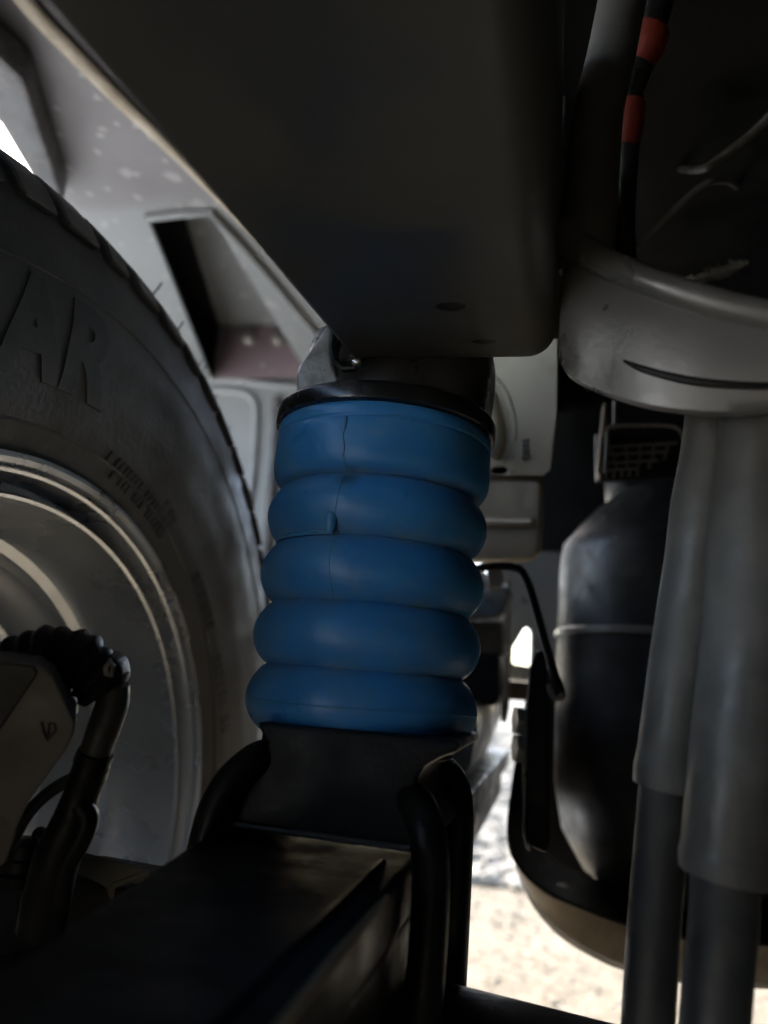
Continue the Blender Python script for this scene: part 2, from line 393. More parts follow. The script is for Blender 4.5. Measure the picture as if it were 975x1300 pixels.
# dark edge flange on the outer side and sealed seam along the rail
e0 = [PZ(-40,-60,ZC), PZ(0,20,ZC), PZ(40,60,ZC), PZ(88,222,ZC), PZ(75,240,ZC), PZ(0,105,ZC), PZ(-80,-40,ZC)]
fl = obj('edge_flange', prism([p-V(0,0,.03) for p in e0], (0,0,.028), .005), M['flange'], bed)
sm = [PZ(a,b,ZC-.004) for a,b in ((-20,-80),(30,0),(90,65),(150,125),(230,200),(300,270),(380,350),(450,425),(500,478))]
obj('sealed_seam', sptube(sm, .0075, 6, seg=10, flat=.5), M['beige'], bed)
rim_ = [PZ(a,b,ZC-.003) for a,b in ((186,277),(225,272),(268,270),(300,304),(340,350),(395,416),(470,500))]
obj('recess_edge', tube(rim_, .0045, seg=8), M['panelgrey'], bed)

# ------------------------------------------------------------------ frame rail
def railsec(y, zb, h=.12, xl=-.101, xr=-.004):
    r1, r2 = .004, .013; s = []
    for k in range(7):
        a = math.pi+ (math.pi/2)*k/6; s.append((xl+r1+r1*math.cos(a), y, zb+r1+r1*math.sin(a)))
    for k in range(11):
        a = 1.5*math.pi+(math.pi/2)*k/10; s.append((xr-r2+r2*math.cos(a), y, zb+r2+r2*math.sin(a)))
    s += [(xr, y, zb+h), (xl, y, zb+h)]
    return s
rp = spline([V(-1.4,.56,0), V(-.3,.577,0), V(-.05,.613,0), V(.097,.637,0), V(.2,.6525,0), V(.30,.666,0), V(.326,.6705,0), V(.338,.678,0), V(.348,.692,0), V(.38,.73,0), V(.46,.80,0), V(.7,.84,0), V(1.03,.845,0)], 5)
rail = root('frame_rail', (-.05,.2,.65), 'large black chassis rail crossing the top of the picture', 'chassis rail')
obj('rail_body', loft([railsec(p[0], p[1]) for p in rp]), M['railpaint'], rail)
def onrail(px, py):   # point on the sloping bottom face
    best = None
    for d in np.linspace(.1, .5, 800):
        q = P(px, py, d); zb = np.interp(q[1], [p[0] for p in rp], [p[1] for p in rp])
        if q[2] >= zb: return q
    return q
for px, py, w, hgt in ((614,433,.0055,.0018), (572,388,.006,.003)):
    q = onrail(px, py)
    obj('drain_slot', ellipsoid(q, (w,hgt*1.5,.0008), 16, 6), M['tank'], rail)

# ------------------------------------------------------------------ blue helper spring
SB = P(455,937,.36)                    # base centre
H = .1520
def prof_spring():
    pr_ = [(.0001,0),(.043,0)]
    zs = [0,.0315,.061,.0905,.1195]
    for i in range(4):
        a, b_ = zs[i], zs[i+1]
        for k in range(25):
            t_ = k/24
            w0 = .0455 if i == 0 else .0480
            base = w0+(.0480-w0)*t_
            s = max(0, math.sin(math.pi*t_))**.70
            if k == 24 and i < 3: continue
            pr_.append((base+(.0562-base)*s, a+(b_-a)*t_))
    top_ = [(.0488,.1198),(.0515,.1212),(.0537,.1235),(.0550,.1265),(.0557,.130),(.0561,.135),(.0562,.141),(.0561,.147),(.0559,.1515),(.0556,.1530),(.0551,.1537),(.0553,.1545),(.0558,.1550),(.0559,.1580),(.0557,.1615),(.0550,.1628),(.0001,.1628)]
    return pr_+[(r, .1195+(z-.1195)*.0325/.0433) for r, z in top_]
SP = prof_spring()
def smudge(mt, pt, rad):
    N, L = mt.node_tree.nodes, mt.node_tree.links; b = N['Principled BSDF']; src = b.inputs['Base Color'].links[0].from_socket
    tc = [n for n in N if n.type == 'TEX_COORD'][0]
    d = N.new('ShaderNodeVectorMath'); d.operation = 'DISTANCE'; L.new(tc.outputs['Object'], d.inputs[0]); d.inputs[1].default_value = pt
    n = N.new('ShaderNodeTexNoise'); n.inputs['Scale'].default_value = 160; L.new(tc.outputs['Object'], n.inputs['Vector'])
    a = N.new('ShaderNodeMath'); a.operation = 'MULTIPLY_ADD'; L.new(n.outputs['Fac'], a.inputs[0]); a.inputs[1].default_value = rad*1.2; L.new(d.outputs['Value'], a.inputs[2])
    r = N.new('ShaderNodeMapRange'); r.inputs[1].default_value = rad*1.7; r.inputs[2].default_value = rad*.7; r.inputs[4].default_value = .75; L.new(a.outputs[0], r.inputs[0])
    x = N.new('ShaderNodeMix'); x.data_type = 'RGBA'; L.new(r.outputs[0], x.inputs[0]); L.new(src, x.inputs[6]); x.inputs[7].default_value = (.012,.03,.055,1)
    L.new(x.outputs[2], b.inputs['Base Color'])
spr = root('helper_spring', SB, 'blue ribbed urethane helper spring standing on the black seat', 'spring')
bell = obj('bellows', lathe(SP, SB, 'z', 128), M['blue'], spr, ang=50)
ca = math.atan2(CAM[1]-SB[1], CAM[0]-SB[0])
def sppt(z, ang, off=0.):
    r = np.interp(z, [p[1] for p in SP[1:-1]], [p[0] for p in SP[1:-1]])
    a = ca+ang
    return V(SB[0]+(r+off)*math.cos(a), SB[1]+(r+off)*math.sin(a), SB[2]+z)
sa = -R_(20)
def groove_dirt_glint(mt):
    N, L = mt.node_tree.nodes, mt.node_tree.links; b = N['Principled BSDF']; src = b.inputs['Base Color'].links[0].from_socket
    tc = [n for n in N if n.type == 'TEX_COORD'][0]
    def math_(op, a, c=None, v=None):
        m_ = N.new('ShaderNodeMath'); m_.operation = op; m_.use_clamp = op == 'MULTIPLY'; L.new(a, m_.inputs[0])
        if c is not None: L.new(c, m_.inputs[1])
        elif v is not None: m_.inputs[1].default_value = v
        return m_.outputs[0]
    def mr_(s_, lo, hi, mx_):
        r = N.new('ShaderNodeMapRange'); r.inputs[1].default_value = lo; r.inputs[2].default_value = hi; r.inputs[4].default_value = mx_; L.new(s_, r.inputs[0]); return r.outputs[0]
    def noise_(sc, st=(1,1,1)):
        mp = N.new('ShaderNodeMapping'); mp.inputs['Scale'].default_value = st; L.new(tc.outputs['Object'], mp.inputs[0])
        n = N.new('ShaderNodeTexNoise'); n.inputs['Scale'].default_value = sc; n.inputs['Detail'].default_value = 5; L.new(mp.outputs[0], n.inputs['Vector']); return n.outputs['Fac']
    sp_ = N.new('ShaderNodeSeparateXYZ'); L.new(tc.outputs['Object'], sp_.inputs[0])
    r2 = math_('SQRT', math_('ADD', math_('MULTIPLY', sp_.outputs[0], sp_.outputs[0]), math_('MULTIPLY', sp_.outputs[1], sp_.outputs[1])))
    f1 = math_('MULTIPLY', mr_(r2, .0530, .0490, .8), mr_(noise_(70), .35, .65, 1.))  # pale groove dust, also painting the bright crease highlights
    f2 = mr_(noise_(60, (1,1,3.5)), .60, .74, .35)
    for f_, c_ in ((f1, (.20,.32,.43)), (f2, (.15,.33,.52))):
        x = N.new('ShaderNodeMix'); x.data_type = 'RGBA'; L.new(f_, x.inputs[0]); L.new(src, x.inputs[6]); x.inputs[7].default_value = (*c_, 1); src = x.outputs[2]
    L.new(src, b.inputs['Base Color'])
groove_dirt_glint(M['blue'])
smudge(M['blue'], tuple(sppt(.1155, sa+.06)-SB), .006)
obj('mould_seam', tube([sppt(z, sa-.02*math.sin(z*90), -.0003) for z in np.linspace(.062,.144,80)], .00055, seg=6), M['blue'], bell)
obj('split_line', tube([sppt(z, sa+.012+.008*math.sin(z*500), -.0002) for z in np.linspace(.125,.144,24)], .00045, seg=6), M['smudge'], bell)
for zz in (.0155,):
    obj('parting_line', tube([sppt(zz+.0006*math.sin(3*a), a, -.0002) for a in np.linspace(-1.6,1.6,80)], .00045, seg=6), M['blue'], bell)
c = sppt(.0950, sa-.05, .0010)
obj('moulding_nub', ellipsoid(c, (.0028,.0024,.0054), 14, 10), M['bluepale'], bell)
obj('crease_flash', tube([sppt(.0912, a, .0006) for a in np.linspace(sa-.05,-1.5,30)], list(np.linspace(.0014,.0008,30)), seg=6), M['blue'], bell)
# black top washer
WZ = SB[2]+H
obj('top_washer', lathe([(.0001,0),(.0560,0),(.0574,.0008),(.0578,.002),(.0578,.0075),(.0570,.0090),(.0555,.0098),(.0001,.0098)], V(SB[0],SB[1],WZ+.0002), 'z', 96), M['blackgloss'], spr)

# ------------------------------------------------------------------ upper bracket above the spring
ub = root('bump_stop_bracket', (SB[0],SB[1],WZ+.009), 'dark cast bump stop bracket between the blue spring and the rail', 'bracket')
zt = WZ+.0102
secs = []
for h, sx_, sy_, sh in ((0,.0510,.050,.003),(.004,.0510,.050,.003),(.012,.0500,.047,.004),(.024,.0500,.044,.005),(.034,.050,.040,.005),(.044,.048,.036,.005)):
    secs.append([(SB[0]+sh+sx_*math.copysign(abs(math.cos(a))**.62, math.cos(a)), SB[1]+.006+sy_*math.copysign(abs(math.sin(a))**.62, math.sin(a)), zt+h) for a in np.linspace(0, 2*math.pi, 64, endpoint=False)])
obj('cup', loft(secs), M['wornsteel'], ub)
lug = [(376,520),(375,476),(379,463),(396,440),(413,413),(424,412),(421,440),(423,462),(431,480),(434,520)]
obj('side_lug', prism([PY(a,b,SB[1]-.043) for a,b in lug], (0,.035,0), .004, 3), M['steeldull'], ub)
obj('hollow_rim', tube([PY(a,b,SB[1]-.046) for a,b in ((424,420),(422,440),(425,458),(436,468),(452,467))], .0018, seg=8), M['black'], ub)
obj('bolt_tip', ellipsoid(PY(453,460,SB[1]-.05), (.0026,.002,.002)), M['bare'], ub)

# ------------------------------------------------------------------ stamped frame bracket
fb = root('frame_bracket', PY(650,700,.50), 'beige stamped steel frame bracket with a slot, right of the blue spring', 'bracket')
FY = .50
FP, FN = PY(650,560,.50), V(-.55,-.80,-.22); FN = FN/np.linalg.norm(FN)
def PN(px, py, off=0.):
    q = ray(px, py); return CAM+q*(((FP-FN*off-CAM)@FN)/(q@FN))
def prismN(pp, off, depth, bevel=.002, seg=2, holes=()):
    return prism([PN(a,b,off) for a,b in pp], tuple(ray(680,560)*depth), bevel, seg, [[PN(a,b,off) for a,b in h] for h in holes])
up_ = [(585,430),(600,428),(708,430),(707,520),(702,570),(699,596),(690,604),(585,604)]
obj('upper_plate', prismN(up_, 0, .05, .010, 4, holes=[[(622,598),(626,594),(640,592),(646,596),(642,602),(627,603)]]), M['bracket'], fb)
obj('slot_recess', prismN([(612,588),(654,588),(654,608),(612,608)], .012, .004, 0), M['tank'], fb)
lo_ = [(585,600),(690,602),(690,660),(688,700),(680,716),(640,718),(585,718)]
obj('lower_plate', prismN(lo_, .006, .05, .008, 3), M['bracket'], fb)
obj('lower_step', prismN([(585,656),(676,658),(676,668),(585,668)], .001, .012, .003), M['bracket'], fb)
obj('curved_rib', sptube([PN(a,b,.001) for a,b in ((598,478),(613,495),(625,515),(632,540),(633,562),(626,578))], .0075, 6, seg=12), M['bracket'], fb)
obj('curved_rib', sptube([PN(a,b,.002) for a,b in ((628,478),(643,497),(652,520),(656,545),(655,560))], .003, 6, seg=12), M['bracket'], fb)
tx = np.cross([0,0,1.0], FN); tx /= np.linalg.norm(tx); ty_ = np.cross(FN, tx)
def flat_text(s, px, py, size, rot, d=.0006):
    g = text_geo(s, size, d, 0, .004); c = PN(px, py, -.0003); a = R_(rot)
    return ([tuple(c+tx*(v[0]*math.cos(a)-v[1]*math.sin(a))+ty_*(v[0]*math.sin(a)+v[1]*math.cos(a))+FN*v[2]) for v in g[0]], g[1])
obj('stamped_code', flat_text('EEE', 668, 566, .0068, 85), M['engrave'], fb)
cc = PN(668, 580, -.0004)
ring = tube([cc+tx*.0032*math.cos(a)+ty_*.0022*math.sin(a) for a in np.linspace(0,6.28,25)], .00035, seg=6)
obj('stamped_code', join(ring, tube([cc-tx*.002-ty_*.0016, cc+tx*.002+ty_*.0016], .00035, seg=6)), M['engrave'], fb)

# ------------------------------------------------------------------ wheel
WC = V(-.265, .3415, .386)
def side(r): return np.interp(r, [.222,.232,.25,.275,.30,.325,.345,.362,.375,.383,.388], [-.012,.000,.010,.0165,.019,.0175,.013,.004,-.008,-.020,-.036])
wh = root('wheel', (WC[0]-.11, WC[1], 0), 'road wheel with black tyre and steel rim, left of the blue spring', 'wheel')
prof = [(r, side(r)) for r in np.concatenate([np.linspace(.222,.375,34), [.379,.383,.386,.388]])]
prof += [(.389,-.06),(.389,-.20),(.386,-.225),(.375,-.245),(.345,-.262),(.30,-.268),(.25,-.26),(.222,-.245)]
prof += [(.220,-.23),(.220,-.02)]
tyre = obj('tyre', lathe(prof, WC, 'x', 220, closed=True), M['rubber'], wh)
def wpt(ang, r, off=0.): return V(WC[0]+side(r)+off, WC[1]+r*math.cos(ang), WC[2]+r*math.sin(ang))
# rings moulded in the sidewall
for r, rad in ((.2445,.0012),(.318,.0011),(.3535,.0010)):
    obj('sidewall_ring', tube([wpt(a, r, -.0004) for a in np.linspace(0, 2*math.pi, 161)], rad, seg=6, cap=False), M['rubber'], tyre)
# shoulder tread blocks (upper half, the part in view)
blk = None
def block_geo(wv):
    rs = [.350,.364,.378,.388,.394]; g = []
    secs_ = []
    for da in (-wv, wv):
        s = []
        for r in rs: s.append((side(min(r,.388))+.0055 if r < .39 else -.034, r, da))
        s += [(-.06,.395,da), (-.06,.384,da), (-.03,.372,da), (-.008,.35,da)]
        secs_.append([(x, r*math.cos(d), r*math.sin(d)) for x, r, d in s])
    return loft(secs_)
bms = []
for wv in (.036, .028, .040):
    g = block_geo(wv); me = bpy.data.meshes.new('tread_block'); me.from_pydata([tuple(v) for v in g[0]], [], g[1])
    bm = bmesh.new(); bm.from_mesh(me); bmesh.ops.recalc_face_normals(bm, faces=bm.faces)
    bmesh.ops.bevel(bm, geom=bm.edges[:], offset=.0012, segments=1, affect='EDGES', clamp_overlap=True); bm.to_mesh(me); bm.free()
    me.materials.append(M['rubber']); smooth(me, 40); bms.append(me)
nb = 64
for k in range(nb):
    a = 2*math.pi*k/nb
    if math.sin(a) < -.45: continue
    o = bpy.data.objects.new('tread_block', bms[k*7 % 3]); COL.objects.link(o); o.parent = tyre
    o.location = Vector(WC-ORG[wh.name]); o.rotation_euler = (a, 0, 0)
# tyre lettering, curved along the sidewall
def px2w(px, py):
    q = PY(0,0,1); best = None
    x = WC[0]+.012
    for _ in range(6):
        q = pl(px, py, 0, x); r = math.hypot(q[1]-WC[1], q[2]-WC[2]); x = WC[0]+side(min(max(r,.222),.388))
    return math.atan2(q[2]-WC[2], q[1]-WC[1]), r
def tyre_text(s, a0, r0, size, depth, subdiv=1, sx=1.):
    g = text_geo(s, size, depth, subdiv, .05); out = []
    for u, v, w in g[0]:
        r = r0+v; a = a0-sx*u/r0
        out.append(tuple(wpt(a, r, w+depth*.05)))
    return out, g[1]
aA, rA = px2w(42, 425); aR, rR = px2w(112, 452)
rl = (rA+rR)/2; print('LETTERS', aA, rA, aR, rR)
for ch, a in (('A', aA), ('R', aR)):
    obj('raised_letter', tyre_text(ch, a, rl, .062, .0011, 1, 1.0), M['letter'], tyre, ang=25)
# small moulded marks: short raised strokes in rows, too fine to read
def marks(p0, p1, n, hgt, seed):
    rnd = random.Random(seed); (a0, r0), (a1, r1) = px2w(*p0), px2w(*p1); g = []
    for k in range(n):
        t_ = (k+.5)/n
        if rnd.random() < .16: continue
        a = a0+(a1-a0)*t_; r = r0+(r1-r0)*t_; da = abs(a1-a0)/n*rnd.uniform(.25,.4)
        c_ = [wpt(a-da, r-hgt, .0), wpt(a+da, r-hgt, .0), wpt(a+da, r+hgt, .0), wpt(a-da, r+hgt, .0)]
        g.append(prism(c_, (.0007,0,0), 0))
    return join(*g)
for p0, p1, n, h_ in (((136,578),(205,660),16,.0032), ((141,600),(206,680),16,.0030), ((238,716),(262,800),7,.004), ((262,830),(276,930),9,.004), ((208,640),(218,680),4,.005)):
    obj('moulded_marks', marks(p0, p1, n, h_, n+int(p0[0])), M['letter'], tyre)
# vent spews: fine rubber hairs on the shoulder
for px, py in ((243,461),(262,490),(272,522),(286,562),(299,602),(306,628),(313,652),(200,384),(320,700)):
    a, r = px2w(px, py); r = min(r, .388)
    p0 = V(WC[0]-.016, WC[1]+.389*math.cos(a), WC[2]+.389*math.sin(a))
    q1 = p0+V(.003, random.uniform(.008,.013)*math.cos(a+random.uniform(-.3,.3)), random.uniform(.008,.013)*math.sin(a))
    obj('vent_spew', tube([p0, (p0+q1)/2+V(.0006,0,.0004), q1+V(0,0,.001)], .0008, seg=5), M['rubber'], tyre)
# rim
rimp = [(.2215,-.030),(.2290,-.012),(.2308,-.004),(.2298,.0020),(.2268,.0034),(.2240,.0015),(.2232,-.003),(.2215,-.0015),(.2200,-.003),(.2190,-.012),(.2170,-.020),(.2130,-.021),(.2112,-.017),(.2105,-.0085),(.2092,-.0070),(.2076,-.0085),(.2066,-.016),(.2050,-.030),(.2025,-.046),(.2005,-.052),(.1985,-.060),(.1930,-.064),(.1860,-.062),(.1835,-.060),(.1815,-.066),(.1800,-.085),(.177,-.100),(.168,-.106),(.150,-.108),(.120,-.104),(.090,-.100),(.0001,-.098)]
rimp += [(.0001,-.112),(.150,-.128),(.180,-.122),(.195,-.09),(.210,-.05)]
rim = obj('rim', lathe(rimp, WC, 'x', 200, closed=True), M['steel'], wh)

# ------------------------------------------------------------------ trailing arm, seat, axle
arm = root('leaf_spring', (-.093,.2,.40), 'black leaf spring running from the seat to the lower left corner', 'leaf spring')
obj('main_leaf', prism([V(-.090,-1.0,.430), V(-.050,-1.0,.430), V(-.050,1.0,.430), V(-.138,1.0,.430), V(-.138,.31,.430), V(-.112,.15,.430), V(-.096,.02,.430)], (0,0,.020), .003, 2), M['black'], arm)
obj('second_leaf', box(V(-.088,-.7,.407), V(-.052,.9,.4285), .003, 2), M['black'], arm)
obj('third_leaf', box(V(-.088,-.1,.384), V(-.054,.6,.4055), .003, 2), M['black'], arm)
obj('edge_ridge', tube([V(-.0605,-.6,.4502), V(-.0605,.30,.4502)], .0014, seg=8), M['black'], arm)
obj('painted_edge_glint', tube([V(-.0503,.150,.4487), V(-.0500,.20,.4490), V(-.0503,.262,.4487)], [.0009,.0016,.0007], seg=8), M['bracket'], arm)  # pale strip painting the lit line along the leaf edge
SY = SB[1]-.058
seat = root('spring_seat', (SB[0],SB[1],.45), 'black spring seat bracket under the blue spring', 'bracket')
out = [(324,916),(452,928),(584,940),(582,955),(560,962),(540,974),(529,992),(535,1018),(546,1045),(552,1072),(524,1079),(300,1048),(250,1080),(262,1052),(276,1020),(300,988),(332,962),(337,944)]
obj('seat_web', prismY(out, SY, .085, .003, 2), M['black'], seat)
obj('seat_plate', lathe([(.0001,0),(.0450,0),(.0460,.001),(.0460,.004),(.045,.005),(.0001,.005)], V(SB[0],SB[1],SB[2]-.0055), 'z', 72), M['black'], seat)
obj('weld_bead', tube([PY(a,b,SY-.001)+V(0,-.001,0) for a,b in zip(np.linspace(298,522,46), np.linspace(1046,1077,46))], .0013, seg=8, wob=.15), M['pipe'], seat)
ax = root('axle', (-.05,.365,.345), 'black axle tube passing under the leaf spring', 'axle')
obj('axle_tube', tube([V(-.24,.350,.372), V(-.15,.350,.372), V(.1,.35,.356), V(1.2,.35,.356)], .030, seg=32), M['black'], ax)
obj('hub_carrier', prismD([(-60,1112),(60,1112),(150,1128),(200,1112),(262,1085),(262,1190),(60,1290),(-60,1290)], .33, (0,.05,0), .005), M['black'], ax)
ubolts = [[(500,1000),(526,1018),(542,1056),(547,1115),(543,1200),(532,1330)], [(536,985),(556,975),(574,992),(582,1030),(579,1120),(571,1270)]]
for i, (pp, y, r) in enumerate(((ubolts[0], .297, .0072), (ubolts[1], .385, .0074))):
    g = sptube([PY(a,b,y+(.03 if k == 0 else .012 if k == 1 else 0)) for k, (a,b) in enumerate(pp)], r, 8, seg=18)
    obj('u_bolt', g, M['black'], None, ('black U-bolt rod curving down close beside the spring seat', 'black U-bolt rod in front of the pale sunlit ground')[i], 'bolt', 'U-bolts beside the spring seat')
g = sptube([PY(a,b,y) for a,b,y in ((352,955,.325),(326,964,.308),(297,988,.302),(276,1022,.300),(264,1058,.300),(256,1100,.300),(250,1180,.300))], .0070, 8, seg=18)
obj('u_bolt', g, M['black'], None, 'black U-bolt rod curving down on the wheel side of the spring seat', 'bolt', 'U-bolts beside the spring seat')
pad = obj('rubber_pad', prismY([(482,1128),(512,1098),(515,1150),(505,1185),(488,1215),(478,1215)], .315, .01, .002), M['beigedark'], None, 'small brown pad between the leaf spring edge and the U-bolt', 'pad')
obj('lit_patch_plate', prismY([(530,975),(545,964),(562,960),(568,985),(576,1012),(592,1080),(560,1080),(545,1020),(532,1002)], .43, .006, .002), M['beigedark'], seat)  # brown plate standing for the lit patch inside the seat notch

# ------------------------------------------------------------------ lower left: sensor housing, conduit, cables
hz = root('sensor_housing', P(40,1060,.27), 'grey plastic sensor housing with engraved emblem at lower left', 'housing')
hp = [(-40,836),(0,838),(48,842),(66,856),(95,918),(93,934),(84,952),(58,988),(34,1024),(22,1052),(8,1094),(-40,1140)]
hd = .275
obj('shell', prism([P(a,b,hd) for a,b in hp], FW*.03+V(-.012,0,0), .0014, 2), M['plastic'], hz)
obj('dark_cover', prism([P(a,b,hd-.0015) for a,b in ((-40,838),(42,846),(46,856),(-4,930),(-40,960))], FW*.003, .001), M['pipe'], hz)
em = [(53,916),(56,930),(60,940),(71,927),(69,919),(63,918),(61,934)]
obj('emblem', tube([P(a,b,hd-.0001) for a,b in em], .0005, seg=6), M['engrave'], hz)
cr = spline([P(a,b,.30) for a,b in ((-40,868),(10,848),(50,832),(88,832),(116,850),(136,880))], 14)
cond = root('corrugated_conduit', P(60,880,.30), 'black corrugated conduit arching over the grey sensor housing', 'conduit')
rr_ = [.0108*(1+.07*math.sin(i*1.05)+.05*math.sin(i*.41+1)) for i in range(len(cr))]
obj('conduit_tube', tube(cr, rr_, seg=20, wob=.05), M['black'], cond)
obj('clip', tube([P(a,b,.288) for a,b in ((134,848),(140,838),(144,846),(141,858),(135,856),(134,848))], .0010, seg=8), M['steeldull'], cond)
obj('clip_body', prismD([(118,838),(136,830),(152,842),(156,866),(142,880),(122,872)], .296, tuple(FW*.012), .002), M['black'], cond)
hs = root('brake_hose', P(60,1150,.31), 'black sleeved hose hanging down in front of the rim', 'hose')
obj('sleeve', sptube([P(a,b,.30) for a,b in ((146,868),(142,895),(130,930),(117,966))], [.0058,.0066,.0066,.006], 8, seg=20, wob=.03), M['pipe'], hs)
obj('lower_hose', sptube([P(a,b,.30) for a,b in ((118,958),(110,990),(92,1040),(74,1085),(62,1130),(52,1180))], [.0062,.0068,.0078,.0092,.0095,.0095], 8, seg=20, wob=.05), M['black'], hs)
obj('hose_tape', sptube([P(a,b,.30) for a,b in ((122,955),(112,985),(104,1005))], [.0072,.0076,.0070], 6, seg=16, wob=.10), M['black'], hs)
obj('thin_cable', sptube([P(a,b,.302) for a,b in ((112,985),(85,992),(55,1012),(32,1038),(12,1075))], .0026, 8, seg=12), M['pipe'], hs)
obj('second_cable', sptube([P(a,b,.296) for a,b in ((100,1020),(112,1040),(98,1075),(84,1100),(76,1150))], .0042, 8, seg=12), M['black'], hs)
uc = root('channel_bracket', P(150,1130,.35), 'small black channel bracket with open end beside the rim', 'bracket')
d0 = .33
obj('channel', prism([P(a,b,d0) for a,b in ((136,1160),(142,1122),(190,1104),(190,1122),(184,1126),(184,1112),(147,1128),(142,1160))], V(-.040,.012,0), .0006), M['plastic'], uc)
obj('channel_roof', prism([P(a,b,d0+.001) for a,b in ((140,1121),(190,1103),(152,1093),(104,1088),(92,1100))], V(0,0,-.0025), .0008), M['plastic'], uc)
obj('pin', tube([P(150,1136,.345), P(166,1134,.34)], .0045, seg=14), M['plastic'], uc)
vc = root('bleed_cap', P(24,1120,.31), 'small black ribbed cap below the grey sensor housing', 'cap')
c0 = P(24,1122,.315)
obj('cap_body', lathe([(.0001,.0),(.0095,0),(.0095,.004),(.0085,.005),(.0095,.006),(.0095,.010),(.0085,.011),(.0088,.016),(.006,.018),(.0001,.018)], c0, 'z', 24), M['black'], vc)
obj('cap_nipple', ellipsoid(c0+V(.006,0,.020), (.0035,.0035,.0035)), M['black'], vc)

# ------------------------------------------------------------------ canister and its cradle
CC = P(850,800,.66)
can = root('canister', (CC[0],CC[1],.37), 'black upright canister with pale seam band behind the grey hoses', 'canister')
zc = lambda py: P(760,py,.62)[2]
cp = [(.0001,zc(1135)),(.045,zc(1130)),(.070,zc(1105)),(.088,zc(1060)),(.0955,zc(1000)),(.0965,zc(900)),(.0965,zc(806))]
obj('lower_shell', lathe([(r,z-CC[2]) for r,z in cp], CC, 'z', 96), M['can'], can)
up2 = [(.0965,zc(803)),(.0965,zc(720)),(.0958,zc(690)),(.0935,zc(672)),(.080,zc(645)),(.064,zc(617)),(.050,zc(598)),(.045,zc(590)),(.0001,zc(588))]
obj('upper_shell', lathe([(r,z-CC[2]) for r,z in up2], CC, 'z', 96), M['can'], can)
obj('seam_band', lathe([(.0955,zc(806)),(.0985,zc(806)),(.0995,zc(804)),(.0995,zc(798)),(.0985,zc(796)),(.0955,zc(796))], (CC[0],CC[1],0), 'z', 96, closed=True), M['castgrey'], can)
tr = root('cradle_tray', P(740,1180,.53), 'tan edged black cradle tray around the bottom of the canister', 'tray')
rimc = spline([P(*a) for a in ((672,872,.60),(657,960,.585),(646,1045,.565),(653,1090,.55),(688,1128,.535),(740,1153,.525),(800,1174,.515),(880,1192,.51),(1000,1200,.51))], 8)
botc = spline([P(*a) for a in ((675,890,.63),(660,985,.615),(649,1060,.59),(668,1126,.56),(704,1174,.545),(750,1205,.53),(800,1226,.52),(880,1242,.515),(1000,1250,.515))], 8)
inn = spline([P(*a) for a in ((700,880,.60),(688,965,.60),(680,1040,.60),(686,1062,.60),(712,1090,.60),(760,1110,.60),(810,1122,.60),(880,1130,.60),(1000,1130,.60))], 8)
inl = [a*.9+b*.1+V(0,0,-.002) for a, b in zip(rimc, inn)]
obj('skirt', loft([botc, [a*.98+b*.02+V(0,0,-.001) for a,b in zip(rimc,botc)]], closed=False, cap=False), M['tan'], tr)
obj('tray_floor', loft([rimc, inl, [p-V(0,0,.004) for p in inn], [p-V(0,0,.03) for p in inn], [p+V(0,.02,-.01) for p in botc], botc], closed=False, cap=False), M['tank'], tr)
obj('tray_back', prismY([(676,850),(900,850),(900,1140),(760,1128),(700,1098),(672,1060)], .80, .006, .001), M['tank'], tr)
obj('rim_edge', tube(rimc, .0014, seg=8), M['black'], tr)
obj('drain_hole_light', ellipsoid(P(718,1124,.535), (.0065,.0045,.0012)), M['white'], tr)  # white ellipse painted for bright ground seen through a drain hole
sp = root('strap_plate', PY(685,1084,.53), 'upright black strap plate with lit edge painted pale beside the canister', 'plate')
obj('plate', prismY([(676,1076),(667,1060),(668,900),(672,846),(680,827),(689,824),(693,832),(695,900),(698,1070),(694,1084)], .53, .018, .002, 2), M['black'], sp)
obj('lit_edge_strip', prismY([(664,1058),(662,960),(666,900),(670,900),(669,1070),(674,1082),(668,1078)], .529, .010, .001), M['castgrey'], sp)  # lighter strip paints the light on the plate's left edge
for dy in (915, 950):
    q = PY(662, dy, .535); obj('bolt_head', hexnut(q, (-1,-.3,0), .010, .005), M['steeldull'], sp)
obj('hook', sptube([PY(a,b,.525) for a,b in ((700,858),(709,866),(713,884),(704,884),(697,868))], .0028, 6, seg=10), M['castgrey'], sp)
wire = obj('brake_wire', sptube([PY(a,b,.52) for a,b in ((596,723),(628,719),(655,721),(668,735),(680,772),(694,822),(706,862),(712,880))], .0029, 8, seg=12), M['black'], None, 'thin black wire bending down from the beige bracket to the strap plate', 'wire')

# ------------------------------------------------------------------ far frame parts seen between spring and canister
cm = root('cross_member', PY(630,800,.66), 'beige cross member end with hanging nut below the stamped bracket', 'beam')
obj('flange_plate', prismY([(570,742),(646,742),(650,748),(640,772),(634,782),(570,786)], .64, .05, .004), M['castgrey'], cm)
obj('dark_box', prismY([(570,790),(638,788),(640,832),(570,832)], .66, .06, .004), M['beigedark'], cm)
obj('black_box', prismY([(570,834),(634,832),(634,888),(628,896),(570,896)], .65, .06, .004), M['tank'], cm)
obj('nut', prismY([(617,722),(637,722),(638,738),(634,746),(619,746)], .60, .012, .002), M['steeldull'], cm)
obj('nut', prismY([(604,726),(616,724),(619,744),(611,746)], .61, .012, .002), M['bare'], cm)
gp = root('inner_panel', PY(680,880,.86), 'dusty grey inner panel with a bright opening behind the strap plate', 'panel')
obj('panel_sheet', prismY([(632,700),(760,690),(760,900),(690,884),(642,880),(640,800)], .86, .01, .002, 1, holes=[[(651,822),(667,795),(673,802),(672,846),(650,842)]]), M['castgrey'], gp)
obj('vertical_rib', prismY([(634,735),(648,735),(646,900),(642,918),(636,918)], .80, .02, .003), M['beigedark'], gp)
